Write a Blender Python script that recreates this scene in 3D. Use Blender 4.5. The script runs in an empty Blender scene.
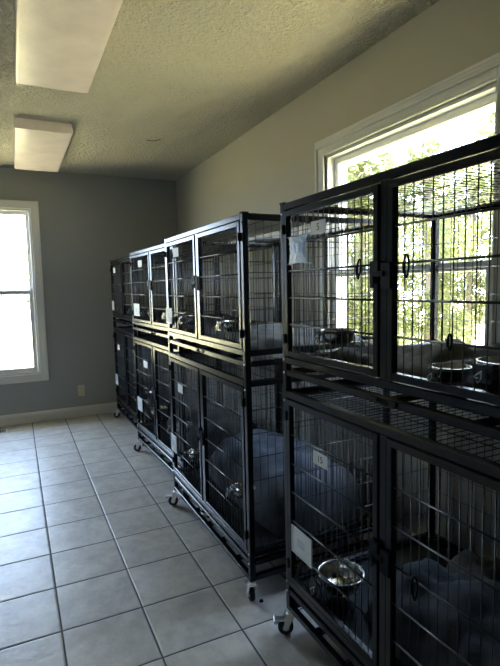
import bpy, math, random
from mathutils import Vector, Matrix
random.seed(7)
SC = bpy.context.scene
COL = SC.collection

# ------------------------------------------------------------------ camera
HC = 1.2832
cam_d = bpy.data.cameras.new('camera')
cam_d.sensor_fit = 'HORIZONTAL'; cam_d.sensor_width = 36.0
cam_d.lens = 36.0 * 491.587 / 500.0
cam_d.clip_start = 0.02; cam_d.clip_end = 300
cam = bpy.data.objects.new('camera', cam_d); COL.objects.link(cam)
a, b, c = 0.445145, -0.0943097, -0.0220586
fw = Vector((math.sin(a)*math.cos(b), math.cos(a)*math.cos(b), math.sin(b)))
rt = fw.cross(Vector((0, 0, 1))).normalized(); up = rt.cross(fw)
r2 = rt*math.cos(c) + up*math.sin(c); u2 = -rt*math.sin(c) + up*math.cos(c)
cam.matrix_world = Matrix(((r2.x, u2.x, -fw.x, 0), (r2.y, u2.y, -fw.y, 0), (r2.z, u2.z, -fw.z, HC), (0, 0, 0, 1)))
SC.camera = cam

# room constants (metres)
XW = 1.643      # inner face of the right wall
YD = 5.205      # inner face of the far wall
XL = -2.30      # left wall
YB = -2.40      # wall behind the camera
HZ = 2.431      # ceiling
TH = 0.14       # wall thickness

# ------------------------------------------------------------------ world, sun, exposure
SKY_STRENGTH = 5.0
SUN_STRENGTH = 22.0
EXPOSURE = 2.15
w = bpy.data.worlds.new('world'); SC.world = w; w.use_nodes = True
nt = w.node_tree; nt.nodes.clear()
wo = nt.nodes.new('ShaderNodeOutputWorld'); bg = nt.nodes.new('ShaderNodeBackground')
tc = nt.nodes.new('ShaderNodeTexCoord'); sx = nt.nodes.new('ShaderNodeSeparateXYZ'); cr = nt.nodes.new('ShaderNodeValToRGB')
nt.links.new(tc.outputs['Generated'], sx.inputs[0]); nt.links.new(sx.outputs['Z'], cr.inputs[0])
cr.color_ramp.elements[0].position = 0.0; cr.color_ramp.elements[0].color = (0.67, 0.80, 1.0, 1)
cr.color_ramp.elements[1].position = 0.7; cr.color_ramp.elements[1].color = (0.46, 0.64, 1.0, 1)
nt.links.new(cr.outputs[0], bg.inputs[0]); bg.inputs[1].default_value = SKY_STRENGTH
nt.links.new(bg.outputs[0], wo.inputs[0])
sd = bpy.data.lights.new('sun', 'SUN'); sd.energy = SUN_STRENGTH; sd.angle = 0.01; sd.color = (1.0, 0.93, 0.78)
sun = bpy.data.objects.new('sun', sd); COL.objects.link(sun)
sdir = Vector((-0.22, -0.10, -1.0)).normalized()          # direction the sunlight travels
sun.rotation_euler = sdir.to_track_quat('-Z', 'Y').to_euler()
sun.location = (-4, -3, 9)
def portal(name, loc, rot, sx_, sy_):
    d = bpy.data.lights.new(name, 'AREA'); d.shape = 'RECTANGLE'; d.size = sx_; d.size_y = sy_
    d.cycles.is_portal = True
    o = bpy.data.objects.new(name, d); COL.objects.link(o); o.location = loc; o.rotation_euler = rot
portal('far_window_portal', (-0.263, YD+0.10, 1.27), (-math.pi/2, 0, 0), 0.92, 1.60)
portal('right_window_portal', (XW+0.10, 1.84, 1.375), (0, math.pi/2, 0), 1.28, 1.12)
vs = SC.view_settings
vs.view_transform = 'Standard'; vs.look = 'None'; vs.gamma = 1.0; vs.use_curve_mapping = False
vs.exposure = EXPOSURE
cy = SC.cycles
cy.use_denoising = True; cy.max_bounces = 12; cy.diffuse_bounces = 8; cy.glossy_bounces = 4
cy.transparent_max_bounces = 24; cy.transmission_bounces = 6; cy.sample_clamp_indirect = 6.0
cy.caustics_reflective = False; cy.caustics_refractive = False

# ------------------------------------------------------------------ helpers
def tag(o, label=None, cat=None, group=None, kind=None):
    if label: o['label'] = label
    if cat: o['category'] = cat
    if group: o['group'] = group
    if kind: o['kind'] = kind
    return o
def empty(name, loc, rz=0):
    o = bpy.data.objects.new(name, None); COL.objects.link(o)
    o.empty_display_size = 0.05; o.location = loc; o.rotation_euler = (0, 0, rz); return o
def copy_tree(o, parent=None):
    n = o.copy(); COL.objects.link(n); n.parent = parent
    for ch in list(o.children): copy_tree(ch, n)
    return n

class MB:
    def __init__(s): s.v = []; s.f = []
    def add(s, vs_, fs):
        k = len(s.v); s.v += [tuple(x) for x in vs_]; s.f += [tuple(i+k for i in q) for q in fs]; return s
    def box(s, x0, y0, z0, x1, y1, z1, ch=0.0):
        """box with chamfered edges along its longest axis"""
        if ch <= 0:
            return s.add([(x0,y0,z0),(x1,y0,z0),(x1,y1,z0),(x0,y1,z0),(x0,y0,z1),(x1,y0,z1),(x1,y1,z1),(x0,y1,z1)],
                         [(0,3,2,1),(4,5,6,7),(0,1,5,4),(1,2,6,5),(2,3,7,6),(3,0,4,7)])
        lo = (x0,y0,z0); hi = (x1,y1,z1)
        ax = max(range(3), key=lambda i: hi[i]-lo[i]); A, B = [i for i in range(3) if i != ax]
        a0,a1,b0,b1 = lo[A],hi[A],lo[B],hi[B]
        prof = [(a0+ch,b0),(a1-ch,b0),(a1,b0+ch),(a1,b1-ch),(a1-ch,b1),(a0+ch,b1),(a0,b1-ch),(a0,b0+ch)]
        V = []
        for e in (lo[ax], hi[ax]):
            for p, q in prof:
                t = [0,0,0]; t[ax] = e; t[A] = p; t[B] = q; V.append(t)
        F = [tuple(range(7,-1,-1)), tuple(range(8,16))] + [(i,(i+1)%8,8+(i+1)%8,8+i) for i in range(8)]
        if ax == 1: F = [q[::-1] for q in F]
        return s.add(V, F)
    def tube(s, pts, r, n=6, closed=False):
        pts = [Vector(p) for p in pts]; m = len(pts); V = []; F = []
        prev = None
        for i, p in enumerate(pts):
            if closed: d = (pts[(i+1)%m]-pts[i-1])
            else: d = pts[min(i+1,m-1)]-pts[max(i-1,0)]
            d.normalize()
            ref = prev if prev is not None else (Vector((0,0,1)) if abs(d.z) < .9 else Vector((1,0,0)))
            u = (ref - d*ref.dot(d))
            if u.length < 1e-5: u = d.orthogonal()
            u.normalize(); prev = u; v = d.cross(u)
            for k in range(n):
                t = 2*math.pi*k/n; V.append(p + u*r*math.cos(t) + v*r*math.sin(t))
        for i in range(m if closed else m-1):
            j = (i+1) % m
            for k in range(n):
                k2 = (k+1) % n; F.append((i*n+k, i*n+k2, j*n+k2, j*n+k))
        if not closed: F += [tuple(range(n-1,-1,-1)), tuple(range((m-1)*n, m*n))]
        return s.add(V, F)
    def lathe(s, prof, c=(0,0,0), n=24, axis='z'):
        V = []; F = []
        for r, z in prof:
            for k in range(n):
                t = 2*math.pi*k/n; q = (r*math.cos(t), r*math.sin(t), z)
                if axis == 'y': q = (q[0], q[2], -q[1])
                if axis == 'x': q = (q[2], q[0], q[1])
                V.append((q[0]+c[0], q[1]+c[1], q[2]+c[2]))
        for i in range(len(prof)-1):
            for k in range(n):
                k2 = (k+1)%n; F.append((i*n+k, i*n+k2, (i+1)*n+k2, (i+1)*n+k))
        return s.add(V, F)
    def build(s, name, mat, parent=None, smooth=False, loc=None):
        me = bpy.data.meshes.new(name); me.from_pydata(s.v, [], s.f); me.update()
        me.materials.append(mat)
        if smooth:
            me.polygons.foreach_set('use_smooth', [True]*len(me.polygons))
        o = bpy.data.objects.new(name, me); COL.objects.link(o)
        if parent: o.parent = parent
        if loc: o.location = loc
        return o

# ------------------------------------------------------------------ materials
def mat(name, color, rough=.5, metal=0.0, spec=0.5, bump=None, mottling=None):
    m = bpy.data.materials.new(name); m.use_nodes = True
    N = m.node_tree.nodes; L = m.node_tree.links; p = N['Principled BSDF']
    p.inputs['Base Color'].default_value = (*color, 1); p.inputs['Roughness'].default_value = rough
    p.inputs['Metallic'].default_value = metal; p.inputs['Specular IOR Level'].default_value = spec
    t = N.new('ShaderNodeTexCoord')
    if bump:
        sc, st, dist = bump
        n = N.new('ShaderNodeTexNoise'); n.inputs['Scale'].default_value = sc; n.inputs['Detail'].default_value = 4
        bu = N.new('ShaderNodeBump'); bu.inputs['Strength'].default_value = st; bu.inputs['Distance'].default_value = dist
        L.new(t.outputs['Object'], n.inputs['Vector']); L.new(n.outputs['Fac'], bu.inputs['Height']); L.new(bu.outputs[0], p.inputs['Normal'])
    if mottling:
        sc, c2 = mottling
        n = N.new('ShaderNodeTexNoise'); n.inputs['Scale'].default_value = sc; n.inputs['Detail'].default_value = 5
        mx = N.new('ShaderNodeMix'); mx.data_type = 'RGBA'
        mx.inputs['A'].default_value = (*color, 1); mx.inputs['B'].default_value = (*c2, 1)
        r = N.new('ShaderNodeMapRange'); r.inputs[1].default_value = .35; r.inputs[2].default_value = .65
        L.new(t.outputs['Object'], n.inputs['Vector']); L.new(n.outputs['Fac'], r.inputs[0]); L.new(r.outputs[0], mx.inputs['Factor'])
        L.new(mx.outputs['Result'], p.inputs['Base Color'])
    return m

M_far = mat('grey_wall_paint', (0.36, 0.375, 0.37), .6, bump=(60, .15, .002))
M_right = mat('greige_wall_paint', (0.50, 0.485, 0.43), .6, bump=(60, .15, .002))
M_trim = mat('white_trim_paint', (0.80, 0.80, 0.78), .35)
M_black = mat('black_powder_coat', (0.005, 0.005, 0.006), .24, 0.0, .38, bump=(350, .1, .001))
M_wire = mat('black_wire_coat', (0.007, 0.007, 0.008), .32, 0.0, .75)
M_plastic = mat('black_plastic', (0.009, 0.009, 0.010), .65, 0, .2)
M_latch = mat('matt_black_latch', (0.003, 0.003, 0.003), .6, 0, .15)
M_steel = mat('brushed_steel', (0.62, 0.60, 0.56), .25, 1.0)
M_chrome = mat('zinc_plating', (0.80, 0.80, 0.79), .28, 1.0)
M_rubber = mat('black_rubber', (0.015, 0.015, 0.015), .7)
M_paper = mat('white_card', (0.82, 0.83, 0.84), .55)
M_ink = mat('dark_ink', (0.03, 0.03, 0.05), .6)
M_blueink = mat('faded_blue_print', (0.35, 0.42, 0.58), .6)
M_pouch = mat('pale_blue_plastic_pouch', (0.30, 0.50, 0.92), .18, bump=(90, .7, .006), mottling=(70, (0.60, 0.74, 0.98)))
M_bedg = mat('charcoal_plush', (0.035, 0.036, 0.038), .9, 0, .2, bump=(180, .5, .004), mottling=(9, (0.085, 0.087, 0.09)))
M_bedb = mat('slate_blue_plush', (0.060, 0.064, 0.076), .9, 0, .2, bump=(180, .5, .004), mottling=(7, (0.13, 0.14, 0.165)))
M_blk = mat('taupe_fleece', (0.045, 0.041, 0.033), .9, 0, .2, bump=(160, .5, .004), mottling=(10, (0.085, 0.077, 0.062)))
M_outlet = mat('ivory_plastic', (0.66, 0.61, 0.42), .4)
M_reg = mat('white_enamel', (0.8, 0.8, 0.8), .35)
M_dark = mat('dark_void', (0.01, 0.01, 0.01), .9)
M_vinyl = mat('white_vinyl', (0.80, 0.81, 0.82), .35)
M_diff = mat('frosted_acrylic', (0.92, 0.81, 0.81), .30, 0, .4, bump=(30, .15, .01), mottling=(6, (0.80, 0.71, 0.71)))
M_bark = mat('grey_brown_bark', (0.16, 0.13, 0.10), .9, bump=(20, .6, .03))
M_roof = mat('white_soffit_paint', (0.82, 0.82, 0.80), .6)

def tile_mat():
    m = bpy.data.materials.new('ceramic_floor_tile'); m.use_nodes = True
    N = m.node_tree.nodes; L = m.node_tree.links; p = N['Principled BSDF']
    g = N.new('ShaderNodeNewGeometry'); s = N.new('ShaderNodeSeparateXYZ'); L.new(g.outputs['Position'], s.inputs[0])
    def math_(op, a_, b_=None, c_=None):
        n = N.new('ShaderNodeMath'); n.operation = op
        for i, q in enumerate((a_, b_, c_)):
            if q is None: continue
            if isinstance(q, (int, float)): n.inputs[i].default_value = q
            else: L.new(q, n.inputs[i])
        return n.outputs[0]
    T = .305
    ds = []; cells = []
    for ax, off in (('X', 0.08796), ('Y', 1.89329)):
        u = math_('DIVIDE', math_('SUBTRACT', s.outputs[ax], off - 30*T), T)
        cells.append(math_('FLOOR', u)); fr = math_('FRACT', u)
        ds.append(math_('MULTIPLY', math_('MINIMUM', fr, math_('SUBTRACT', 1.0, fr)), T))
    d = math_('MINIMUM', ds[0], ds[1])
    mr = N.new('ShaderNodeMapRange'); mr.interpolation_type = 'SMOOTHSTEP'
    mr.inputs[1].default_value = .0022; mr.inputs[2].default_value = .0042; L.new(d, mr.inputs[0])
    mb = N.new('ShaderNodeMapRange'); mb.interpolation_type = 'SMOOTHSTEP'
    mb.inputs[1].default_value = .001; mb.inputs[2].default_value = .009; L.new(d, mb.inputs[0])
    cv = N.new('ShaderNodeCombineXYZ'); L.new(cells[0], cv.inputs[0]); L.new(cells[1], cv.inputs[1])
    wn = N.new('ShaderNodeTexWhiteNoise'); wn.noise_dimensions = '3D'; L.new(cv.outputs[0], wn.inputs['Vector'])
    off = N.new('ShaderNodeVectorMath'); off.operation = 'MULTIPLY_ADD'
    L.new(wn.outputs['Color'], off.inputs[0]); off.inputs[1].default_value = (9, 9, 9); L.new(g.outputs['Position'], off.inputs[2])
    n1 = N.new('ShaderNodeTexNoise'); n1.inputs['Scale'].default_value = 9; n1.inputs['Detail'].default_value = 9; n1.inputs['Roughness'].default_value = .75
    L.new(off.outputs[0], n1.inputs['Vector'])
    cr1 = N.new('ShaderNodeValToRGB'); L.new(n1.outputs['Fac'], cr1.inputs[0])
    cr1.color_ramp.elements[0].position = .38; cr1.color_ramp.elements[0].color = (0.50, 0.48, 0.455, 1)
    cr1.color_ramp.elements[1].position = .62; cr1.color_ramp.elements[1].color = (0.69, 0.67, 0.64, 1)
    mx = N.new('ShaderNodeMix'); mx.data_type = 'RGBA'; L.new(mr.outputs[0], mx.inputs['Factor'])
    mx.inputs['A'].default_value = (0.07, 0.065, 0.06, 1); L.new(cr1.outputs[0], mx.inputs['B'])
    L.new(mx.outputs['Result'], p.inputs['Base Color'])
    rr = N.new('ShaderNodeMapRange'); L.new(mr.outputs[0], rr.inputs[0]); rr.inputs[3].default_value = .8; rr.inputs[4].default_value = .40
    L.new(rr.outputs[0], p.inputs['Roughness']); p.inputs['Specular IOR Level'].default_value = .55
    n2 = N.new('ShaderNodeTexNoise'); n2.inputs['Scale'].default_value = 28; n2.inputs['Detail'].default_value = 3; L.new(off.outputs[0], n2.inputs['Vector'])
    h = math_('ADD', math_('MULTIPLY', mb.outputs[0], .0025), math_('MULTIPLY', n2.outputs['Fac'], .0022))
    bu = N.new('ShaderNodeBump'); bu.inputs['Strength'].default_value = .8; bu.inputs['Distance'].default_value = 1.0
    L.new(h, bu.inputs['Height']); L.new(bu.outputs[0], p.inputs['Normal'])
    return m
M_tile = tile_mat()

def ceiling_mat():
    m = bpy.data.materials.new('knockdown_ceiling_texture'); m.use_nodes = True
    N = m.node_tree.nodes; L = m.node_tree.links; p = N['Principled BSDF']
    p.inputs['Base Color'].default_value = (0.60, 0.57, 0.49, 1); p.inputs['Roughness'].default_value = .85
    g = N.new('ShaderNodeNewGeometry')
    n1 = N.new('ShaderNodeTexNoise'); n1.inputs['Scale'].default_value = 42; n1.inputs['Detail'].default_value = 3; n1.inputs['Distortion'].default_value = .6
    n2 = N.new('ShaderNodeTexNoise'); n2.inputs['Scale'].default_value = 85; n2.inputs['Detail'].default_value = 3
    L.new(g.outputs['Position'], n1.inputs['Vector']); L.new(g.outputs['Position'], n2.inputs['Vector'])
    mr = N.new('ShaderNodeMapRange'); mr.interpolation_type = 'SMOOTHSTEP'; mr.inputs[1].default_value = .44; mr.inputs[2].default_value = .6; L.new(n1.outputs['Fac'], mr.inputs[0])
    ma = N.new('ShaderNodeMath'); ma.operation = 'MULTIPLY_ADD'; L.new(n2.outputs['Fac'], ma.inputs[0]); ma.inputs[1].default_value = .6; L.new(mr.outputs[0], ma.inputs[2])
    bu = N.new('ShaderNodeBump'); bu.inputs['Strength'].default_value = 1.0; bu.inputs['Distance'].default_value = .016
    L.new(ma.outputs[0], bu.inputs['Height']); L.new(bu.outputs[0], p.inputs['Normal'])
    return m
M_ceil = ceiling_mat()

def glass_mat():
    m = bpy.data.materials.new('window_glass'); m.use_nodes = True
    N = m.node_tree.nodes; L = m.node_tree.links; N.clear()
    o = N.new('ShaderNodeOutputMaterial'); t = N.new('ShaderNodeBsdfTransparent'); g = N.new('ShaderNodeBsdfGlossy'); g.inputs['Roughness'].default_value = .02
    lw = N.new('ShaderNodeLayerWeight'); lw.inputs['Blend'].default_value = .5; mx = N.new('ShaderNodeMixShader')
    pw = N.new('ShaderNodeMath'); pw.operation = 'POWER'; pw.inputs[1].default_value = 5; L.new(lw.outputs['Facing'], pw.inputs[0])
    f = N.new('ShaderNodeMath'); f.operation = 'MULTIPLY_ADD'; f.inputs[1].default_value = .94; f.inputs[2].default_value = .04; L.new(pw.outputs[0], f.inputs[0])
    t.inputs[0].default_value = (.96, .98, .97, 1)
    L.new(f.outputs[0], mx.inputs[0]); L.new(t.outputs[0], mx.inputs[1]); L.new(g.outputs[0], mx.inputs[2]); L.new(mx.outputs[0], o.inputs[0])
    return m
M_glass = glass_mat()

def leaf_mat(name, c1, c2):
    m = bpy.data.materials.new(name); m.use_nodes = True
    N = m.node_tree.nodes; L = m.node_tree.links; N.clear()
    o = N.new('ShaderNodeOutputMaterial'); d = N.new('ShaderNodeBsdfDiffuse'); t = N.new('ShaderNodeBsdfTranslucent'); mx = N.new('ShaderNodeMixShader')
    g = N.new('ShaderNodeTexCoord'); n = N.new('ShaderNodeTexNoise'); n.inputs['Scale'].default_value = 2.5; n.inputs['Detail'].default_value = 6
    cr_ = N.new('ShaderNodeValToRGB'); cr_.color_ramp.elements[0].position = .35; cr_.color_ramp.elements[1].position = .65
    cr_.color_ramp.elements[0].color = (*c1, 1); cr_.color_ramp.elements[1].color = (*c2, 1)
    L.new(g.outputs['Object'], n.inputs['Vector']); L.new(n.outputs['Fac'], cr_.inputs[0])
    L.new(cr_.outputs[0], d.inputs[0]); L.new(cr_.outputs[0], t.inputs[0]); mx.inputs[0].default_value = .45
    L.new(d.outputs[0], mx.inputs[1]); L.new(t.outputs[0], mx.inputs[2]); L.new(mx.outputs[0], o.inputs[0])
    return m
M_leaf = leaf_mat('yellow_green_leaves', (0.12, 0.13, 0.045), (0.25, 0.26, 0.12))
M_lawn = mat('dry_lawn_grass', (0.31, 0.27, 0.13), .9, 0, .2, bump=(30, .6, .03), mottling=(3, (0.43, 0.375, 0.20)))

# ------------------------------------------------------------------ room shell
def struct(name, mb, m, smooth=False):
    return tag(mb.build(name, m, smooth=smooth), kind='structure')
struct('floor', MB().box(XL-TH, YB-TH, -.06, XW+TH, YD+TH, 0), M_tile)
struct('ceiling', MB().box(XL-TH, YB-TH, HZ, XW+TH, YD+TH, HZ+.08), M_ceil)
struct('wall_left', MB().box(XL-TH, YB-TH, 0, XL, YD+TH, HZ), M_far)
struct('wall_back', MB().box(XL, YB-TH, 0, XW, YB, HZ), M_far)
# far wall with a window opening
FX0, FX1, FZ0, FZ1 = -0.715, 0.190, 0.480, 2.062
mb = MB(); mb.box(XL, YD, 0, FX0, YD+TH, HZ); mb.box(FX1, YD, 0, XW, YD+TH, HZ)
mb.box(FX0, YD, 0, FX1, YD+TH, FZ0); mb.box(FX0, YD, FZ1, FX1, YD+TH, HZ)
struct('wall_far', mb, M_far)
# right wall with a window opening
RY0, RY1, RZ0, RZ1 = 1.285, 2.392, 0.800, 2.010
mb = MB(); mb.box(XW, YB-TH, 0, XW+TH, RY0, HZ); mb.box(XW, RY1, 0, XW+TH, YD+TH, HZ)
mb.box(XW, RY0, 0, XW+TH, RY1, RZ0); mb.box(XW, RY0, RZ1, XW+TH, RY1, HZ)
struct('wall_right', mb, M_right)
# exterior slab of roof with white soffit
struct('roof_soffit', MB().box(XL-.6, YB-.6, HZ+.09, XW+TH+.5, YD+.7, HZ+.2)
       .box(XW+TH+.001, YB-.6, 2.13, XW+TH+.42, YD+.7, 2.15).box(XW+TH+.42, YB-.6, 2.13, XW+TH+.45, YD+.7, HZ+.09), M_roof)
# baseboards: board with bevelled top
def baseboard(name, p0, p1, inward):
    # p0,p1 on wall line; inward unit vector
    pr = [(0, 0), (.014, 0), (.014, .078), (.009, .095), (.004, .104), (0, .104)]
    V = []; n = len(pr)
    for p in (p0, p1):
        for d, z in pr: V.append((p[0]+inward[0]*d, p[1]+inward[1]*d, z))
    F = [(i, (i+1) % n, n+(i+1) % n, n+i) for i in range(n)] + [tuple(range(n-1, -1, -1)), tuple(range(n, 2*n))]
    struct(name, MB().add(V, F), M_trim)
baseboard('baseboard_far', (XL, YD), (XW, YD), (0, -1))
baseboard('baseboard_right', (XW, YB), (XW, YD-.015), (-1, 0))
baseboard('baseboard_left', (XL, YB), (XL, YD-.015), (1, 0))

# windows: generic builder in (s, d, z): s along wall, d outward depth
def window(name, s0, s1, z0, z1, zm, place, casing=.078, head=.078):
    def B(mb, s_0, d0, z_0, s_1, d1, z_1, ch=0):
        p = place(s_0, d0); q = place(s_1, d1)
        mb.box(min(p[0], q[0]), min(p[1], q[1]), z_0, max(p[0], q[0]), max(p[1], q[1]), z_1, ch); return mb
    root = MB()
    # casing boards with a raised outer band and inner bead
    for d0, o, i in ((-.016, casing, 0), (-.024, casing, casing-.020), (-.020, .012, .0)):
        B(root, s0-o, d0, z0-o, s0-i, 0, z1+o, .003); B(root, s1+i, d0, z0-o, s1+o, 0, z1+o, .003)
        B(root, s0-i, d0, z1+i, s1+i, 0, z1+o, .003); B(root, s0-i, d0, z0-o, s1+i, 0, z0-i, .003)
    r = root.build(name, M_trim); tag(r, kind='structure')
    # jamb liner
    j = MB(); D = .135
    B(j, s0, -.001, z0, s0+.016, D, z1); B(j, s1-.016, -.001, z0, s1, D, z1)
    B(j, s0+.016, -.001, z1-.016, s1-.016, D, z1); B(j, s0+.016, -.001, z0, s1-.016, D, z0+.016)
    j.build('window_jamb', M_vinyl, r)
    def sash(a0, a1, d0, d1, b0, b1, nm, w_=.038, wb=.04, wt=.04):
        m_ = MB()
        B(m_, a0, d0, b0, a0+w_, d1, b1, .003); B(m_, a1-w_, d0, b0, a1, d1, b1, .003)
        B(m_, a0+w_, d0, b0, a1-w_, d1, b0+wb, .003); B(m_, a0+w_, d0, b1-wt, a1-w_, d1, b1, .003)
        o = m_.build('window_sash', M_vinyl, r)
        g = MB(); dm = (d0+d1)/2
        B(g, a0+w_, dm-.002, b0+wb, a1-w_, dm+.002, b1-wt); g.build('window_pane', M_glass, o)
        return o
    lo = sash(s0+.017, s1-.017, .016, .042, z0+.017, zm+.02, 'lower', wb=.045, wt=.038)
    sash(s0+.017, s1-.017, .046, .072, zm-.02, z1-.017, 'upper', w_=.030, wb=.038, wt=.034)
    # sash lock on the meeting rail
    k = MB(); sc_ = (s0+s1)/2
    for so in ((sc_,) if s1-s0 < 1.0 else (s0+.3, s1-.3)):
        B(k, so-.028, .012, zm+.020, so+.028, .042, zm+.028); B(k, so-.008, .006, zm+.026, so+.030, .022, zm+.036, .002)
    k.build('sash_lock', M_vinyl, lo)
    return r
window('window_1', FX0, FX1, FZ0, FZ1, 1.275, lambda s, d: (s, YD+d), .074)
win2 = window('window_2', RY0, RY1, RZ0, RZ1, 1.345, lambda s, d: (XW+d, s), .083)
# moulded head casing (crown cap) over the right window
mb = MB()
for x0, z0, z1 in ((.026, 2.056, 2.068), (.030, 2.068, 2.080), (.034, 2.080, 2.093)):
    mb.box(XW-x0, RY0-.075, z0, XW, RY1+.066, z1)
mb.build('head_moulding', M_trim, win2)

# ceiling light fixtures (switched off)
def fixture(y0, x0=.074, label=''):
    W_, L_, Hh = .368, 1.22, .066
    t = empty('ceiling_light', (x0+W_/2, y0+L_/2, HZ-Hh)); tag(t, label, 'ceiling light', 'unlit wraparound ceiling lights')
    V = []; F = []
    pr = [(-W_/2, Hh), (-W_/2, .010), (-W_/2+.003, .003), (-W_/2+.012, .0), (-W_/4, -.001), (0, -.0015), (W_/4, -.001), (W_/2-.020, .0), (W_/2-.006, .003), (W_/2, .012), (W_/2-.012, Hh)]
    n = len(pr)
    for y in (-L_/2+.004, L_/2-.004):
        for x, z in pr: V.append((x, y, z))
    F = [(i, i+1, n+i+1, n+i) for i in range(n-1)]
    MB().add(V, F).build('light_diffuser', M_diff, t)
    for sgn in (-1, 1):
        V = [(x*1.005, sgn*(L_/2-.006), z-.001) for x, z in pr] + [(x*1.005, sgn*L_/2, z-.001) for x, z in pr]
        F = [tuple(range(n)), tuple(range(2*n-1, n-1, -1))] + [(i, (i+1) % n, n+(i+1) % n, n+i) for i in range(n)]
        MB().add(V, F).build('end_cap', M_diff, t)
    MB().box(-W_/2+.02, -L_/2+.008, Hh-.014, W_/2-.02, L_/2-.008, Hh-.0006).build('housing', M_reg, t)
fixture(1.71, label='long unlit white ceiling light nearest the camera, cut by top edge')
fixture(3.70, label='small-looking unlit ceiling light farther away, close to the far wall')

# small dark curved mark on ceiling, drawn as a thin bent tube
tag(MB().tube([(1.00+.012*k, 3.87-.006*k+.012*math.sin(k*.5), HZ-.003-.006*math.sin(k*math.pi/8)) for k in range(9)], .0022).build('ceiling_mark', M_dark, smooth=True),
    'thin bent dark curve lying against the textured ceiling', 'hook')

# blank outlet cover
t = empty('outlet_cover', (.562, YD, .265)); tag(t, 'ivory plastic outlet cover on the grey far wall above baseboard', 'outlet')
MB().box(-.034, -.006, -.057, .034, -.0005, .057, .002).build('cover_plate', M_outlet, t)
for dz in (-.02, .02):
    MB().box(-.016, -.009, dz-.014, .016, -.006, dz+.014, .003).build('socket_face', M_outlet, t)
    
# floor register
t = empty('floor_register', (-.275, 4.995, 0)); tag(t, 'white metal floor register with dark slots by far wall', 'vent')
mb = MB(); mb.box(-.15, -.07, 0.0005, .15, -.052, .006); mb.box(-.15, .052, 0.0005, .15, .07, .006); mb.box(-.15, -.052, 0.0005, -.132, .052, .006); mb.box(.132, -.052, 0.0005, .15, .052, .006)
for k in range(14): mb.box(-.124+k*.0185, -.052, .001, -.118+k*.0185, .052, .0055)
mb.build('grille', M_reg, t); MB().box(-.132, -.052, .0003, .132, .052, .0012).build('duct_shade_sheet', M_dark, t)  # near-black sheet under the slats, painted in for the shade inside the duct

# small crumb on the floor
mb = MB(); mb.lathe([(.0, 0), (.007, .001), (.009, .005), (.006, .010), (0, .011)], n=8)
tag(mb.build('kibble_piece', M_dark, smooth=True, loc=(.836, 1.70, .0005)), 'small dark crumb on the floor tile beside a caster wheel', 'crumb')

# ------------------------------------------------------------------ crates
CL, CD = 1.05, .72            # length along the wall, depth
TB = .025                     # square tube
HL, HD = CL/2, CD/2
# heights inside one crate, measured from the underside of its legs
def wires_panel(name, parent, o, u, v, lu, lv, du, dv, r=.0014, m=None, side=1, rh=None):
    """grid: wires along v spaced du in u, wires along u spaced dv in v"""
    o = Vector(o); u = Vector(u); v = Vector(v); n = u.cross(v)
    mb = MB(); nu = max(1, round(lu/du)); nv = max(1, round(lv/dv))
    for i in range(1, nu): p = o+u*(lu*i/nu); mb.tube([p, p+v*lv], r, 5)
    for j in range(1, nv): p = o+v*(lv*j/nv)+n*r*1.6*side; mb.tube([p, p+u*lu], rh or r*1.15, 6)
    return mb.build(name, m or M_wire, parent, smooth=True)

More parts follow.
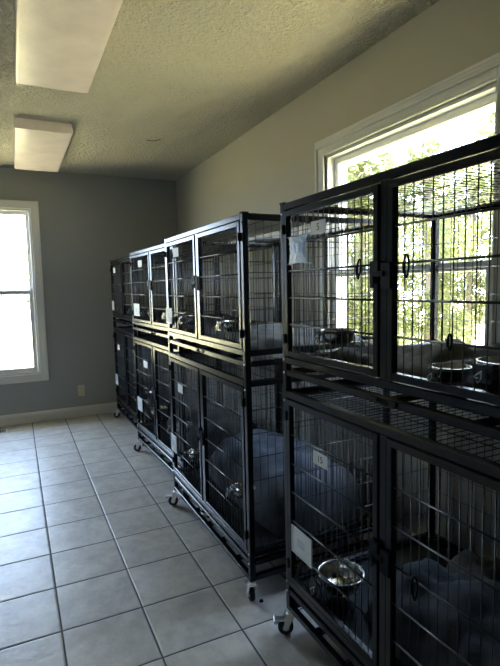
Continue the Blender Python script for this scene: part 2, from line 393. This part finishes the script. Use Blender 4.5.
def make_crate(lower):
    """local frame: x = depth (front at -HD), y along wall, z up from leg underside"""
    top = .82 if lower else .642
    zb = .12 if lower else .125            # top of bottom rail minus base
    # bottom rail / second rail
    if lower: br0, br1, sr0, sr1 = .100, .125, .062, .084
    else:     br0, br1, sr0, sr1 = .095, .120, .052, .074
    root = empty('dog_crate', (0, 0, 0))
    f = MB()
    for sx_ in (-1, 1):
        for sy_ in (-1, 1):
            x0 = sx_*HD - (TB if sx_ > 0 else 0); y0 = sy_*HL - (TB if sy_ > 0 else 0)
            f.box(x0, y0, 0, x0+TB, y0+TB, top, .003)
    for sx_ in (-1, 1):                       # rails along the wall
        x0 = sx_*HD - (TB if sx_ > 0 else 0)
        f.box(x0, -HL+TB, top-TB, x0+TB, HL-TB, top, .003)
        f.box(x0, -HL+TB, br0, x0+TB, HL-TB, br1, .003)
        f.box(x0+.002, -HL+TB, sr0, x0+TB-.002, HL-TB, sr1, .003)
    for sy_ in (-1, 1):
        y0 = sy_*HL - (TB if sy_ > 0 else 0)
        f.box(-HD+TB, y0, top-TB, HD-TB, y0+TB, top, .003)
        f.box(-HD+TB, y0, br0, HD-TB, y0+TB, br1, .003)
        f.box(-HD+TB, y0+.002, sr0, HD-TB, y0+TB-.002, sr1, .003)
    # centre post between the doors
    f.box(-HD+.001, -.014, br1, -HD+TB-.001, .014, top-TB, .003)
    f.build('frame', M_black, root)
    if lower:
        bf = MB()
        bf.box(-HD, -HL+TB, .0, -HD+.022, HL-TB, .020, .002); bf.box(HD-.022, -HL+TB, .0, HD, HL-TB, .020, .002)
        for sy_ in (-1, 1):
            y0 = sy_*HL - (TB if sy_ > 0 else 0); bf.box(-HD+TB, y0, 0, HD-TB, y0+.022, .020, .002)
        for k in range(1, 6):
            y = -HL + CL*k/6; bf.box(-HD+.022, y-.012, .003, HD-.022, y+.012, .017)
        bf.build('base_frame', M_black, root)
    else:
        bf = MB()
        for k in range(1, 4):
            y = -HL + CL*k/4; bf.box(-HD+TB, y-.010, sr0+.004, HD-TB, y+.010, sr1-.004)
        bf.build('tray_runner', M_black, root)
    # panels
    zt = top-TB
    ph = zt-br1
    for sy_, n in ((-1, 'side_panel'), (1, 'side_panel')):
        wires_panel(n, root, (-HD+TB, sy_*(HL-TB/2), br1), (1, 0, 0), (0, 0, 1), CD-2*TB, ph, .0345, .098)
    wires_panel('back_panel', root, (HD-TB/2, -HL+TB, br1), (0, 1, 0), (0, 0, 1), CL-2*TB, ph, .0345, .098)
    wires_panel('top_panel', root, (-HD+TB, -HL+TB, top-TB/2), (0, 1, 0), (1, 0, 0), CL-2*TB, CD-2*TB, .0265, .11)
    # tray
    tz = br0+.006
    tr = MB(); x0, x1, y0, y1 = -HD+TB+.004, HD-TB-.004, -HL+TB+.004, HL-TB-.004
    tr.box(x0, y0, tz, x1, y1, tz+.004)
    tr.box(x0, y0, tz+.004, x0+.006, y1, tz+.016); tr.box(x1-.006, y0, tz+.004, x1, y1, tz+.016)
    tr.box(x0+.006, y0, tz+.004, x1-.006, y0+.006, tz+.016); tr.box(x0+.006, y1-.006, tz+.004, x1-.006, y1, tz+.016)
    tray = tr.build('floor_tray', M_plastic, root)
    h = MB(); h.box(-HD-.004, -.05, sr0+.004, -HD+.002, -.018, sr0+.018, .001); h.box(-HD-.004, .018, sr0+.004, -HD+.002, .05, sr0+.018, .001)
    h.tube([(-HD-.005, -.02, sr0+.010), (-HD-.012, -.012, sr0+.008), (-HD-.012, .012, sr0+.008), (-HD-.005, .02, sr0+.010)], .003)
    h.build('tray_handle', M_black, tray)
    # doors
    dt = .020
    for s in (-1, 1):
        ya, yb = (.017, HL-TB-.003) if s > 0 else (-HL+TB+.003, -.017)
        z0, z1 = br1+.003, zt-.003
        xf = -HD-.003
        d = MB()
        d.box(xf, ya, z0, xf+dt, ya+dt, z1, .002); d.box(xf, yb-dt, z0, xf+dt, yb, z1, .002)
        d.box(xf, ya+dt, z0, xf+dt, yb-dt, z0+dt, .002); d.box(xf, ya+dt, z1-dt, xf+dt, yb-dt, z1, .002)
        door = d.build('door', M_black, root)
        wires_panel('door_wires', door, (xf+dt*.55, ya+dt, z0+dt), (0, 1, 0), (0, 0, 1), yb-ya-2*dt, z1-z0-2*dt, .029, .098, r=.0016, side=-1.4, rh=.0029)
        yh = yb if s > 0 else ya
        for zz in (z0+.06, z1-.06):
            hg = MB(); hg.lathe([(0, -.016), (.0045, -.016), (.0045, .016), (0, .016)], (xf-.002, yh, zz), 8)
            hg.build('door_hinge', M_black, door, smooth=False)
    # latch block across the centre post
    zc = (br1+zt)/2 + (.005 if lower else .02)
    l = MB(); xf = -HD-.003
    l.box(xf-.010, -.042, zc-.036, xf-.0005, -.003, zc+.028, .003); l.box(xf-.010, .003, zc-.024, xf-.0005, .040, zc+.034, .003)
    l.box(xf-.013, -.016, zc-.006, xf-.010, .022, zc+.008, .001)
    latch = l.build('latch', M_latch, root)
    MB().box(xf-.014, .018, zc-.034, xf-.010, .030, zc-.006, .001).build('latch_lever', M_latch, latch)
    # bolts on the front corners
    for sy_ in (-1, 1):
        for zz in (top-.035, br0+.012, sr0+.011):
            MB().lathe([(0, -.0035), (.0035, -.003), (.0045, 0)], (-HD, sy_*(HL-TB/2), zz), 8, 'x').build('bolt', M_chrome, root, smooth=True)
    # corner caps
    if not lower:
        for sx_ in (-1, 1):
            for sy_ in (-1, 1):
                MB().box(sx_*(HD-TB/2)-.0135, sy_*(HL-TB/2)-.0135, top-.001, sx_*(HD-TB/2)+.0135, sy_*(HL-TB/2)+.0135, top+.004).build('corner_cap', M_plastic, root)
    # casters
    if lower:
        for i, (sx_, sy_) in enumerate(((-1, 1), (-1, -1), (1, 1), (1, -1))):
            cx_, cy_ = sx_*(HD-TB/2), sy_*(HL-TB/2)
            ang = (2.75, 1.40, 2.2, .4)[i]
            cs = empty('caster_pivot', (0, 0, 0)); bpy.data.objects.remove(cs)
            ca, sa = math.cos(ang), math.sin(ang)
            def T(p): return (cx_+p[0]*ca-p[1]*sa, cy_+p[0]*sa+p[1]*ca, p[2])
            fk = MB(); k0 = len(fk.v)
            fk.lathe([(0, -.001), (.015, -.001), (.016, -.006), (.013, -.014), (0, -.014)], n=16)
            fk.box(-.014, -.017, -.020, .022, .017, -.013)
            for sy2 in (-1, 1):
                y_ = sy2*.0155
                fk.add([(-.014, y_-.0012, -.016), (.022, y_-.0012, -.016), (.030, y_-.0012, -.072), (.014, y_-.0012, -.072),
                        (-.014, y_+.0012, -.016), (.022, y_+.0012, -.016), (.030, y_+.0012, -.072), (.014, y_+.0012, -.072)],
                       [(0, 1, 2, 3), (7, 6, 5, 4), (0, 4, 5, 1), (1, 5, 6, 2), (2, 6, 7, 3), (3, 7, 4, 0)])
            fk.lathe([(0, -.019), (.005, -.019), (.005, .019), (0, .019)], (.020, 0, -.068), 10, 'y')
            fk.v = [T(p) for p in fk.v]
            cst = fk.build('caster', M_chrome, root)
            wh = MB(); R_ = .029
            wh.lathe([(.010, -.011), (R_-.006, -.011), (R_-.001, -.009), (R_, -.004), (R_, .004), (R_-.001, .009), (R_-.006, .011), (.010, .011)], (.020, 0, -.068), 20, 'y')
            wh.v = [T(p) for p in wh.v]; wh.build('wheel', M_rubber, cst, smooth=True)
            hb = MB(); hb.lathe([(0, -.0125), (.013, -.0125), (.014, -.010), (.014, .010), (.013, .0125), (0, .0125)], (.020, 0, -.068), 14, 'y')
            hb.v = [T(p) for p in hb.v]; hb.build('wheel_hub', M_steel, cst, smooth=False)
            bl = MB(); bl.box(.020, -.014, -.040, .062, .014, -.036); bl.box(.050, -.017, -.048, .064, .017, -.036, .001)
            bl.v = [T(p) for p in bl.v]; bl.build('brake_lever', M_chrome, cst)
    return root

ZLOW = .097; ZUP = ZLOW+.82+.001
lowP = make_crate(True); upP = make_crate(False)
# (front-near corner x, y, yaw)  yaw: positive turns the far end toward -x
ROW = [(.840, .452, 0.0), (.790, 1.70, .003), (.862, 2.785, .040), (.872, 3.905, .004)]
FR = []
def world_of(i, lx, ly):
    X0, Y0, yw = ROW[i]
    c_, s_ = math.cos(yw), math.sin(yw)
    # local offsets from near-front corner: lx depth, ly along
    return (X0 + lx*c_ - ly*s_, Y0 + lx*s_ + ly*c_)
where = ['nearest the camera, under the window', 'second from the camera', 'third from the camera', 'farthest away, against the grey wall']
for i in range(4):
    ctr = world_of(i, HD, HL)
    for lowr in (True, False):
        src = lowP if lowr else upP
        o = src if i == 0 else copy_tree(src)
        o.location = (ctr[0], ctr[1], ZLOW if lowr else ZUP); o.rotation_euler = (0, 0, ROW[i][2])
        tag(o, ('lower black wire double-door dog crate on casters, stack ' if lowr else 'upper black wire double-door dog crate, stack ') + where[i], 'dog crate',
            'lower dog crates on casters' if lowr else 'upper dog crates stacked on the lower row')

# ------------------------------------------------------------------ beds and blankets
from mathutils import noise
def bed_mesh(lx, ly, h, amp, sc_, seed, rim=0.0, flat=False):
    nx, ny = 30, 44; V = []; F = []
    top = []
    for j in range(ny+1):
        for i in range(nx+1):
            u = i/nx*2-1; v = j/ny*2-1
            e = 1-max(abs(u)**5, abs(v)**5)
            # rounded plan
            uu = u*(1-.10*v*v*abs(v)); vv = v*(1-.08*u*u*abs(u))
            x, y = uu*lx/2, vv*ly/2
            prof = max(0.0, 1-abs(u)**6)**.5 * max(0.0, 1-abs(v)**6)**.5 * (1-.22*u*u)
            n1 = noise.fractal(Vector((x*sc_+seed, y*sc_, seed*1.7)), 1, 2, 4)
            n2 = abs(noise.noise(Vector((x*sc_*1.3, y*sc_*2.2+seed, 3.1))))
            z = h*prof + (amp*n1 - amp*.8*n2)*prof**.5
            if rim: z += rim*prof*(max(abs(u), abs(v))**3)
            V.append((x, y, max(.001, z)))
    for j in range(ny):
        for i in range(nx):
            a_ = j*(nx+1)+i; F.append((a_, a_+1, a_+nx+2, a_+nx+1))
    k = len(V)
    # underside
    per = [i for i in range(nx+1)] + [(j+1)*(nx+1)-1 for j in range(1, ny+1)] + [ny*(nx+1)+i for i in range(nx-1, -1, -1)] + [j*(nx+1) for j in range(ny-1, 0, -1)]
    V += [(V[q][0], V[q][1], 0.0) for q in per]; m_ = len(per)
    for q in range(m_): F.append((per[q], k+q, k+(q+1) % m_, per[(q+1) % m_]))
    F.append(tuple(range(k+m_-1, k-1, -1)))
    return MB().add(V, F)
TRL = ZLOW+.100+.011; TRU = ZUP+.095+.011
def bed(name, i, upper, lx, ly, dx, dy, h, amp, sc_, seed, m, label, cat, group, rim=0):
    t = bed_mesh(lx, ly, h, amp, sc_, seed, rim).build(name, m, smooth=True)
    wx, wy = world_of(i, HD+dx, HL+dy)
    t.location = (wx, wy, (TRU if upper else TRL)); t.rotation_euler = (0, 0, ROW[i][2])
    tag(t, label, cat, group)
    return t
G1, G2 = 'pet beds in the lower crates', 'blankets in the upper crates'
bed('pet_bed', 0, False, .60, .74, .03, -.11, .14, .045, 6, 3.2, M_bedg, 'rumpled charcoal plush pet bed in the lower crate nearest the camera', 'pet bed', G1, rim=.03)
bed('pet_bed', 1, False, (.54), .97, .06, 0, .25, .035, 4, 8.1, M_bedb, 'thick slate-blue cushion bed filling the second lower crate', 'pet bed', G1)
bed('pet_bed', 2, False, .51, .92, .072, 0, .16, .03, 4, 12.4, M_bedg, 'dark pet bed in the third lower crate from the camera', 'pet bed', G1)
bed('pet_bed', 3, False, .51, .92, .072, 0, .14, .03, 4, 17.9, M_bedg, 'dark pet bed in the lower crate against the far wall', 'pet bed', G1)
bed('blanket', 0, True, .62, .96, .015, 0, .055, .045, 6, 21.3, M_blk, 'crumpled taupe fleece blanket in the upper crate nearest the camera', 'blanket', G2)
bed('blanket', 1, True, .62, .94, .015, 0, .045, .03, 5, 25.3, mat('grey_fleece', (.085, .085, .083), .9, 0, .2, bump=(160, .5, .004)), 'smooth light grey blanket in the second upper crate', 'blanket', G2)
bed('blanket', 2, True, .60, .90, .02, 0, .05, .03, 5, 29.3, M_bedg, 'dark folded blanket in the third upper crate', 'blanket', G2)
bed('blanket', 3, True, .60, .90, .02, 0, .05, .03, 5, 33.3, M_bedg, 'dark folded blanket in the upper crate against the far wall', 'blanket', G2)

# ------------------------------------------------------------------ bowls clamped to the doors
def make_bowl(r, h, steel):
    """local: door plane at x=0, bowl toward +x, z=0 at the holder ring"""
    root = empty('feeding_bowl', (0, 0, 0))
    cx_ = r+.030
    MB().lathe([(r*.62, -h+.003), (r*.66, -h), (r*.80, -h*.75), (r*.93, -h*.3), (r*.98, -.002), (r+.006, .002), (r+.007, .0045), (r-.001, .006), (r*.95, 0), (r*.90, -h*.3), (r*.77, -h*.73), (r*.60, -h+.006), (.0005, -h+.006)],
               (cx_, 0, 0), 32).build('bowl', M_steel if steel else M_steel, root, smooth=True)
    hd = MB()
    n = 24; rr = r+.003
    hd.tube([(cx_+rr*math.cos(2*math.pi*k/n), rr*math.sin(2*math.pi*k/n), -.006) for k in range(n)], .0022, 6, True)
    for s in (-1, 1):
        hd.tube([(cx_-rr*.75, s*rr*.66, -.006), (.012, s*.028, -.006), (.004, s*.028, -.006), (.004, s*.028, -.045), (.004, s*.010, -.052)], .0022)
    hd.box(.000, -.034, -.014, .005, .034, .004, .001); hd.box(.000, -.030, -.052, .005, .030, -.040, .001); hd.box(-.006, -.015, -.036, -.003, .015, -.008, .001)
    hd.build('bowl_holder', M_wire, root, smooth=False)
    sc_ = MB(); sc_.tube([(-.018, 0, -.022), (.010, 0, -.022)], .0022, 8)
    sc_.tube([(-.018, -.012, -.012), (-.018, .012, -.032), (-.018, .0, -.050), (-.018, -.012, -.034), (-.018, -.012, -.012)], .0013)
    sc_.build('clamp_screw', M_chrome, root)
    return root
def make_crock(r, h):
    return make_bowl(r, h, True)
big = make_bowl(.088, .062, True)
used = [False]
bowl_spots = [  # crate index, upper, distance from near end, height of ring (world), scale, label
    (0, True, .837, 1.137, .64, 'steel bowl on a black bracket, left door of nearest upper crate'),
    (0, True, .372, 1.085, .50, 'small clamp bowl on the right door of nearest upper crate, left of the larger cup'),
    (0, True, .240, 1.112, .70, 'deep steel cup at the right edge of nearest upper crate door'),
    (0, False, .868, .297, .86, 'wide steel bowl on the left door of nearest lower crate'),
    (1, True, .30, 1.130, .72, 'small bowl on the right door of the second upper crate'),
    (1, True, .83, 1.130, .72, 'small bowl on the left door of the second upper crate'),
    (1, False, .24, .390, .60, 'shiny steel bowl on the right door of the second lower crate'),
    (1, False, .86, .370, .60, 'small bowl on the left door of the second lower crate'),
    (2, True, .30, 1.125, .75, 'small bowl on the right door of the third upper crate'),
    (2, True, .80, 1.125, .75, 'small bowl on the left door of the third upper crate'),
    (2, False, .28, .385, .75, 'small bowl on the right door of the third lower crate'),
    (2, False, .80, .385, .75, 'small bowl on the left door of the third lower crate'),
    (3, True, .30, 1.125, .75, 'small bowl on the right door of the farthest upper crate'),
    (3, True, .80, 1.125, .75, 'small bowl on the left door of the farthest upper crate'),
    (3, False, .28, .385, .75, 'small bowl on the right door of the farthest lower crate'),
    (3, False, .80, .385, .75, 'small bowl on the left door of the farthest lower crate'),
]
for i, upr, ly, z, s, lab in bowl_spots:
    o = big if not used[0] else copy_tree(big); used[0] = True
    wx, wy = world_of(i, .0135, ly); o.location = (wx, wy, z); o.rotation_euler = (0, 0, ROW[i][2]); o.scale = (s, s, s)
    tag(o, lab, 'bowl', 'steel bowls clamped to the crate doors')

# ------------------------------------------------------------------ cards, tags, pouch
def text_mesh(s, size, m, parent, loc, rot):
    cu = bpy.data.curves.new('txt', 'FONT'); cu.body = s; cu.size = size; cu.extrude = .0003; cu.align_x = 'CENTER'; cu.align_y = 'CENTER'
    tmp = bpy.data.objects.new('tmp', cu); COL.objects.link(tmp)
    dg = bpy.context.evaluated_depsgraph_get(); me = bpy.data.meshes.new_from_object(tmp.evaluated_get(dg))
    bpy.data.objects.remove(tmp); me.materials.clear(); me.materials.append(m)
    o = bpy.data.objects.new('number_text', me); COL.objects.link(o); o.parent = parent; o.location = loc; o.rotation_euler = rot
    return o
XO = -.012       # cards hang just in front of the door wires... kept behind the door face
def number_tag(i, z, ly0, ly1, h, label, txt=None):
    lx = -.0055
    wx, wy = world_of(i, lx, (ly0+ly1)/2); w_ = ly1-ly0
    o = MB().box(-.0012, -w_/2, -h/2, .0, w_/2, h/2).build('number_tag', M_paper, loc=(wx, wy, z))
    o.rotation_euler = (0, 0, ROW[i][2]); tag(o, label, 'tag', 'small white number tags on the crate doors')
    if txt: text_mesh(txt, .030, M_ink, o, (-.0016, 0, 0), (math.pi/2, 0, -math.pi/2))
    return o
number_tag(0, 1.456, .767, .845, .040, 'small pale tag reading 5 on the left door of nearest upper crate', '5')
number_tag(0, .738, .767, .845, .042, 'small white tag reading 15 on the left door of nearest lower crate', '15')
number_tag(1, 1.470, .78, .87, .046, 'small white tag on the left door of the second upper crate')
number_tag(1, .742, .79, .87, .046, 'small white tag on the left door of the second lower crate')
number_tag(2, 1.462, .70, .80, .048, 'small white tag on the left door of the third upper crate')
number_tag(2, .740, .66, .76, .048, 'small white tag on the left door of the third lower crate')
number_tag(3, 1.462, .78, .87, .048, 'small white tag on the left door of the farthest upper crate')
number_tag(3, .740, .74, .83, .048, 'small white tag on the left door of the farthest lower crate')
def card(i, z, ly0, ly1, h, label):
    wx, wy = world_of(i, -.006, (ly0+ly1)/2); w_ = ly1-ly0
    t = empty('card_holder', (wx, wy, z), ROW[i][2]); tag(t, label, 'card holder', 'white card holders low on the left crate doors')
    MB().box(-.0025, -w_/2, -h/2, 0, w_/2, h/2, .001).build('holder_plate', M_reg, t)
    m_ = MB()
    m_.box(-.0050, -w_/2, -h/2, -.0026, -w_/2+.007, h/2); m_.box(-.0050, w_/2-.007, -h/2, -.0026, w_/2, h/2)
    m_.box(-.0050, -w_/2+.007, -h/2, -.0026, w_/2-.007, -h/2+.007)
    m_.build('holder_rim', M_reg, t)
    c_ = MB().box(-.0036, -w_/2+.009, -h/2+.009, -.0027, w_/2-.009, h/2-.004).build('paper_card', M_paper, t)
    l_ = MB()
    for k in range(3):
        l_.box(-.0040, -w_*.16, h*.10-k*.010, -.0037, w_*.20, h*.10-k*.010+.003)
    l_.build('print_lines', M_blueink, c_)
    return t
card(0, .402, .856, .984, .096, 'white card holder with printed lines on the nearest lower crate')
card(1, 1.130, .93, 1.03, .086, 'white card holder low on the second upper crate')
card(1, .398, .93, 1.03, .098, 'white card holder low on the second lower crate')
card(2, 1.130, .80, .95, .090, 'white card holder low on the third upper crate')
card(2, .410, .84, .96, .100, 'white card holder low on the third lower crate')
card(3, 1.130, .90, 1.0, .090, 'white card holder low on the farthest upper crate')
card(3, .410, .88, 1.0, .100, 'white card holder low on the farthest lower crate')
# pale blue plastic pouch
def pouch():
    t = empty('plastic_pouch', (*world_of(0, -.007, .921), 1.397)); tag(t, 'wrinkled pale blue plastic pouch tied to the nearest upper crate door', 'pouch')
    nx, nz = 14, 12; V = []; F = []
    w_, h_ = .118, .084
    for side in (0, 1):
        for j in range(nz+1):
            for i in range(nx+1):
                u = i/nx*2-1; v = j/nz*2-1
                wd = w_/2*(1 - .16*(1-abs(v)**3))
                fl = .005*(1-u*u)*(1-v*v)
                nn = noise.noise(Vector((u*4+side*9, v*4, 2)))*.003*(1-abs(v)**6)
                V.append((-.001-(fl+nn+.001 if side == 0 else 0), u*wd, v*h_/2 + .004*u*u*(1 if v > 0 else -1)*abs(v)))
    for side in (0, 1):
        for j in range(nz):
            for i in range(nx):
                a_ = side*(nx+1)*(nz+1)+j*(nx+1)+i; q = (a_, a_+1, a_+nx+2, a_+nx+1); F.append(q if side else q[::-1])
    MB().add(V, F).build('pouch_body', M_pouch, t, smooth=True)
    for sy_ in (-1, 1):
        for sz_ in (-1, 1):
            MB().tube([(-.003, sy_*.052, sz_*.040), (-.006, sy_*.058, sz_*.044), (.010, sy_*.060, sz_*.046), (.012, sy_*.054, sz_*.042)], .0012).build('zip_tie', M_paper, t)
pouch()

# carabiners
def carabiner(loc, h, label, lean=0):
    pts = []; n = 22; w_ = h*.30
    for k in range(n):
        t_ = 2*math.pi*k/n; z = h/2*math.sin(t_); y = w_/2*math.cos(t_)*(1.0 if z > 0 else 1+z/h*.9)
        pts.append((0, y+z*lean, z))
    o = MB().tube(pts, .0026, 7, True).build('carabiner', M_latch, smooth=True, loc=loc)
    tag(o, label, 'carabiner', 'black carabiners clipped to crate doors')
    MB().tube([(-.001, w_*.36, -h*.30), (-.001, w_*.50, h*.12)], .0036, 7).build('gate', M_latch, o, smooth=True)
carabiner((*world_of(0, -.006, .614), 1.323), .052, 'black carabiner on left door of the nearest upper crate', -.15)
carabiner((*world_of(0, -.006, .437), 1.323), .055, 'black carabiner on right door of the nearest upper crate', 0)
carabiner((*world_of(0, -.006, .306), 1.155), .034, 'small carabiner above the clamp bowl on the nearest upper crate', 0)
carabiner((*world_of(0, -.006, .625), .585), .055, 'black carabiner on left door of the nearest lower crate', .1)
carabiner((*world_of(0, -.006, .400), .545), .060, 'black carabiner on right door of the nearest lower crate', 0)
carabiner((*world_of(1, -.006, .445), 1.245), .055, 'black carabiner on the second upper crate beside its latch', 0)

# ------------------------------------------------------------------ outside
struct('lawn', MB().box(-40, -40, -.62, 60, 60, -.60), M_lawn)
def make_tree(seed, H_, R_, label, n=7500, leaf=.070):
    rnd = random.Random(seed)
    root = empty('leafy_tree', (0, 0, 0))
    V = []; F = []
    blobs = []
    for k in range(26):
        t_ = k/26; a_ = rnd.uniform(0, 6.28); rad = R_*(.25+.75*math.sin(math.pi*min(1, .12+.88*t_)))*rnd.uniform(.2, .85)
        blobs.append((rad*math.cos(a_), rad*math.sin(a_), .5+t_*(H_-.9), R_*rnd.uniform(.28, .46)))
    for k in range(n):
        bx_, by_, bz_, br_ = rnd.choice(blobs)
        d = Vector((rnd.gauss(0, 1), rnd.gauss(0, 1), rnd.gauss(0, 1))).normalized()*br_*rnd.uniform(.5, 1.05)
        p = Vector((bx_, by_, bz_))+d
        u = Vector((rnd.gauss(0, 1), rnd.gauss(0, 1), rnd.gauss(0, .6))).normalized(); v = u.orthogonal().normalized()
        v = (v*math.cos(k)+u.cross(v)*math.sin(k)); s = leaf*rnd.uniform(.6, 1.2)
        q = len(V); V += [p-u*s, p+v*s*.42, p+u*s, p-v*s*.42]; F.append((q, q+1, q+2, q+3))
    MB().add(V, F).build('foliage', M_leaf, root)
    tk = MB(); tk.tube([(0, 0, 0), (.05, .02, H_*.3), (-.04, .05, H_*.6), (.03, 0, H_*.9)], .075, 8)
    for bx_, by_, bz_, br_ in blobs[::2]:
        tk.tube([(0, .02, max(.1, bz_-.6)), (bx_*.5, by_*.5, bz_-.25), (bx_, by_, bz_)], .022, 5)
    tk.build('trunk', M_bark, root, smooth=True)
    return root
tA = make_tree(1, 5.8, 1.2, ''); tB = make_tree(2, 5.0, 1.12, ''); fA = [False, False]
spots = [(5.2, 3.2, 0), (5.0, 6.3, 1), (5.5, 9.4, 0), (8.2, 4.9, 1), (8.1, 8.0, 0), (8.4, 11.2, 1), (11.4, 6.4, 0), (11.3, 9.6, 1), (11.6, 12.9, 0), (14.6, 13.5, 1), (14.6, 10.2, 0), (8.6, 14.4, 0)]
for k, (x, y, wh_) in enumerate(spots):
    src = (tA, tB)[wh_]
    o = src if not fA[wh_] else copy_tree(src); fA[wh_] = True
    o.location = (x, y, -.60); o.rotation_euler = (0, 0, k*1.3); o.scale = (1, 1, .9+.05*(k % 4))
    tag(o, 'sunlit leafy green tree outside the right window, behind the nearest crate', 'tree', 'trees outside the right window')
for k, (x, y) in enumerate([(-4.5, 27), (1.2, 29), (-1.6, 31)]):
    o = copy_tree(tB); o.location = (x, y, -.60); o.rotation_euler = (0, 0, k*2.1)
    tag(o, 'faint distant tree seen in the bright far window', 'tree', 'distant trees beyond the far window')
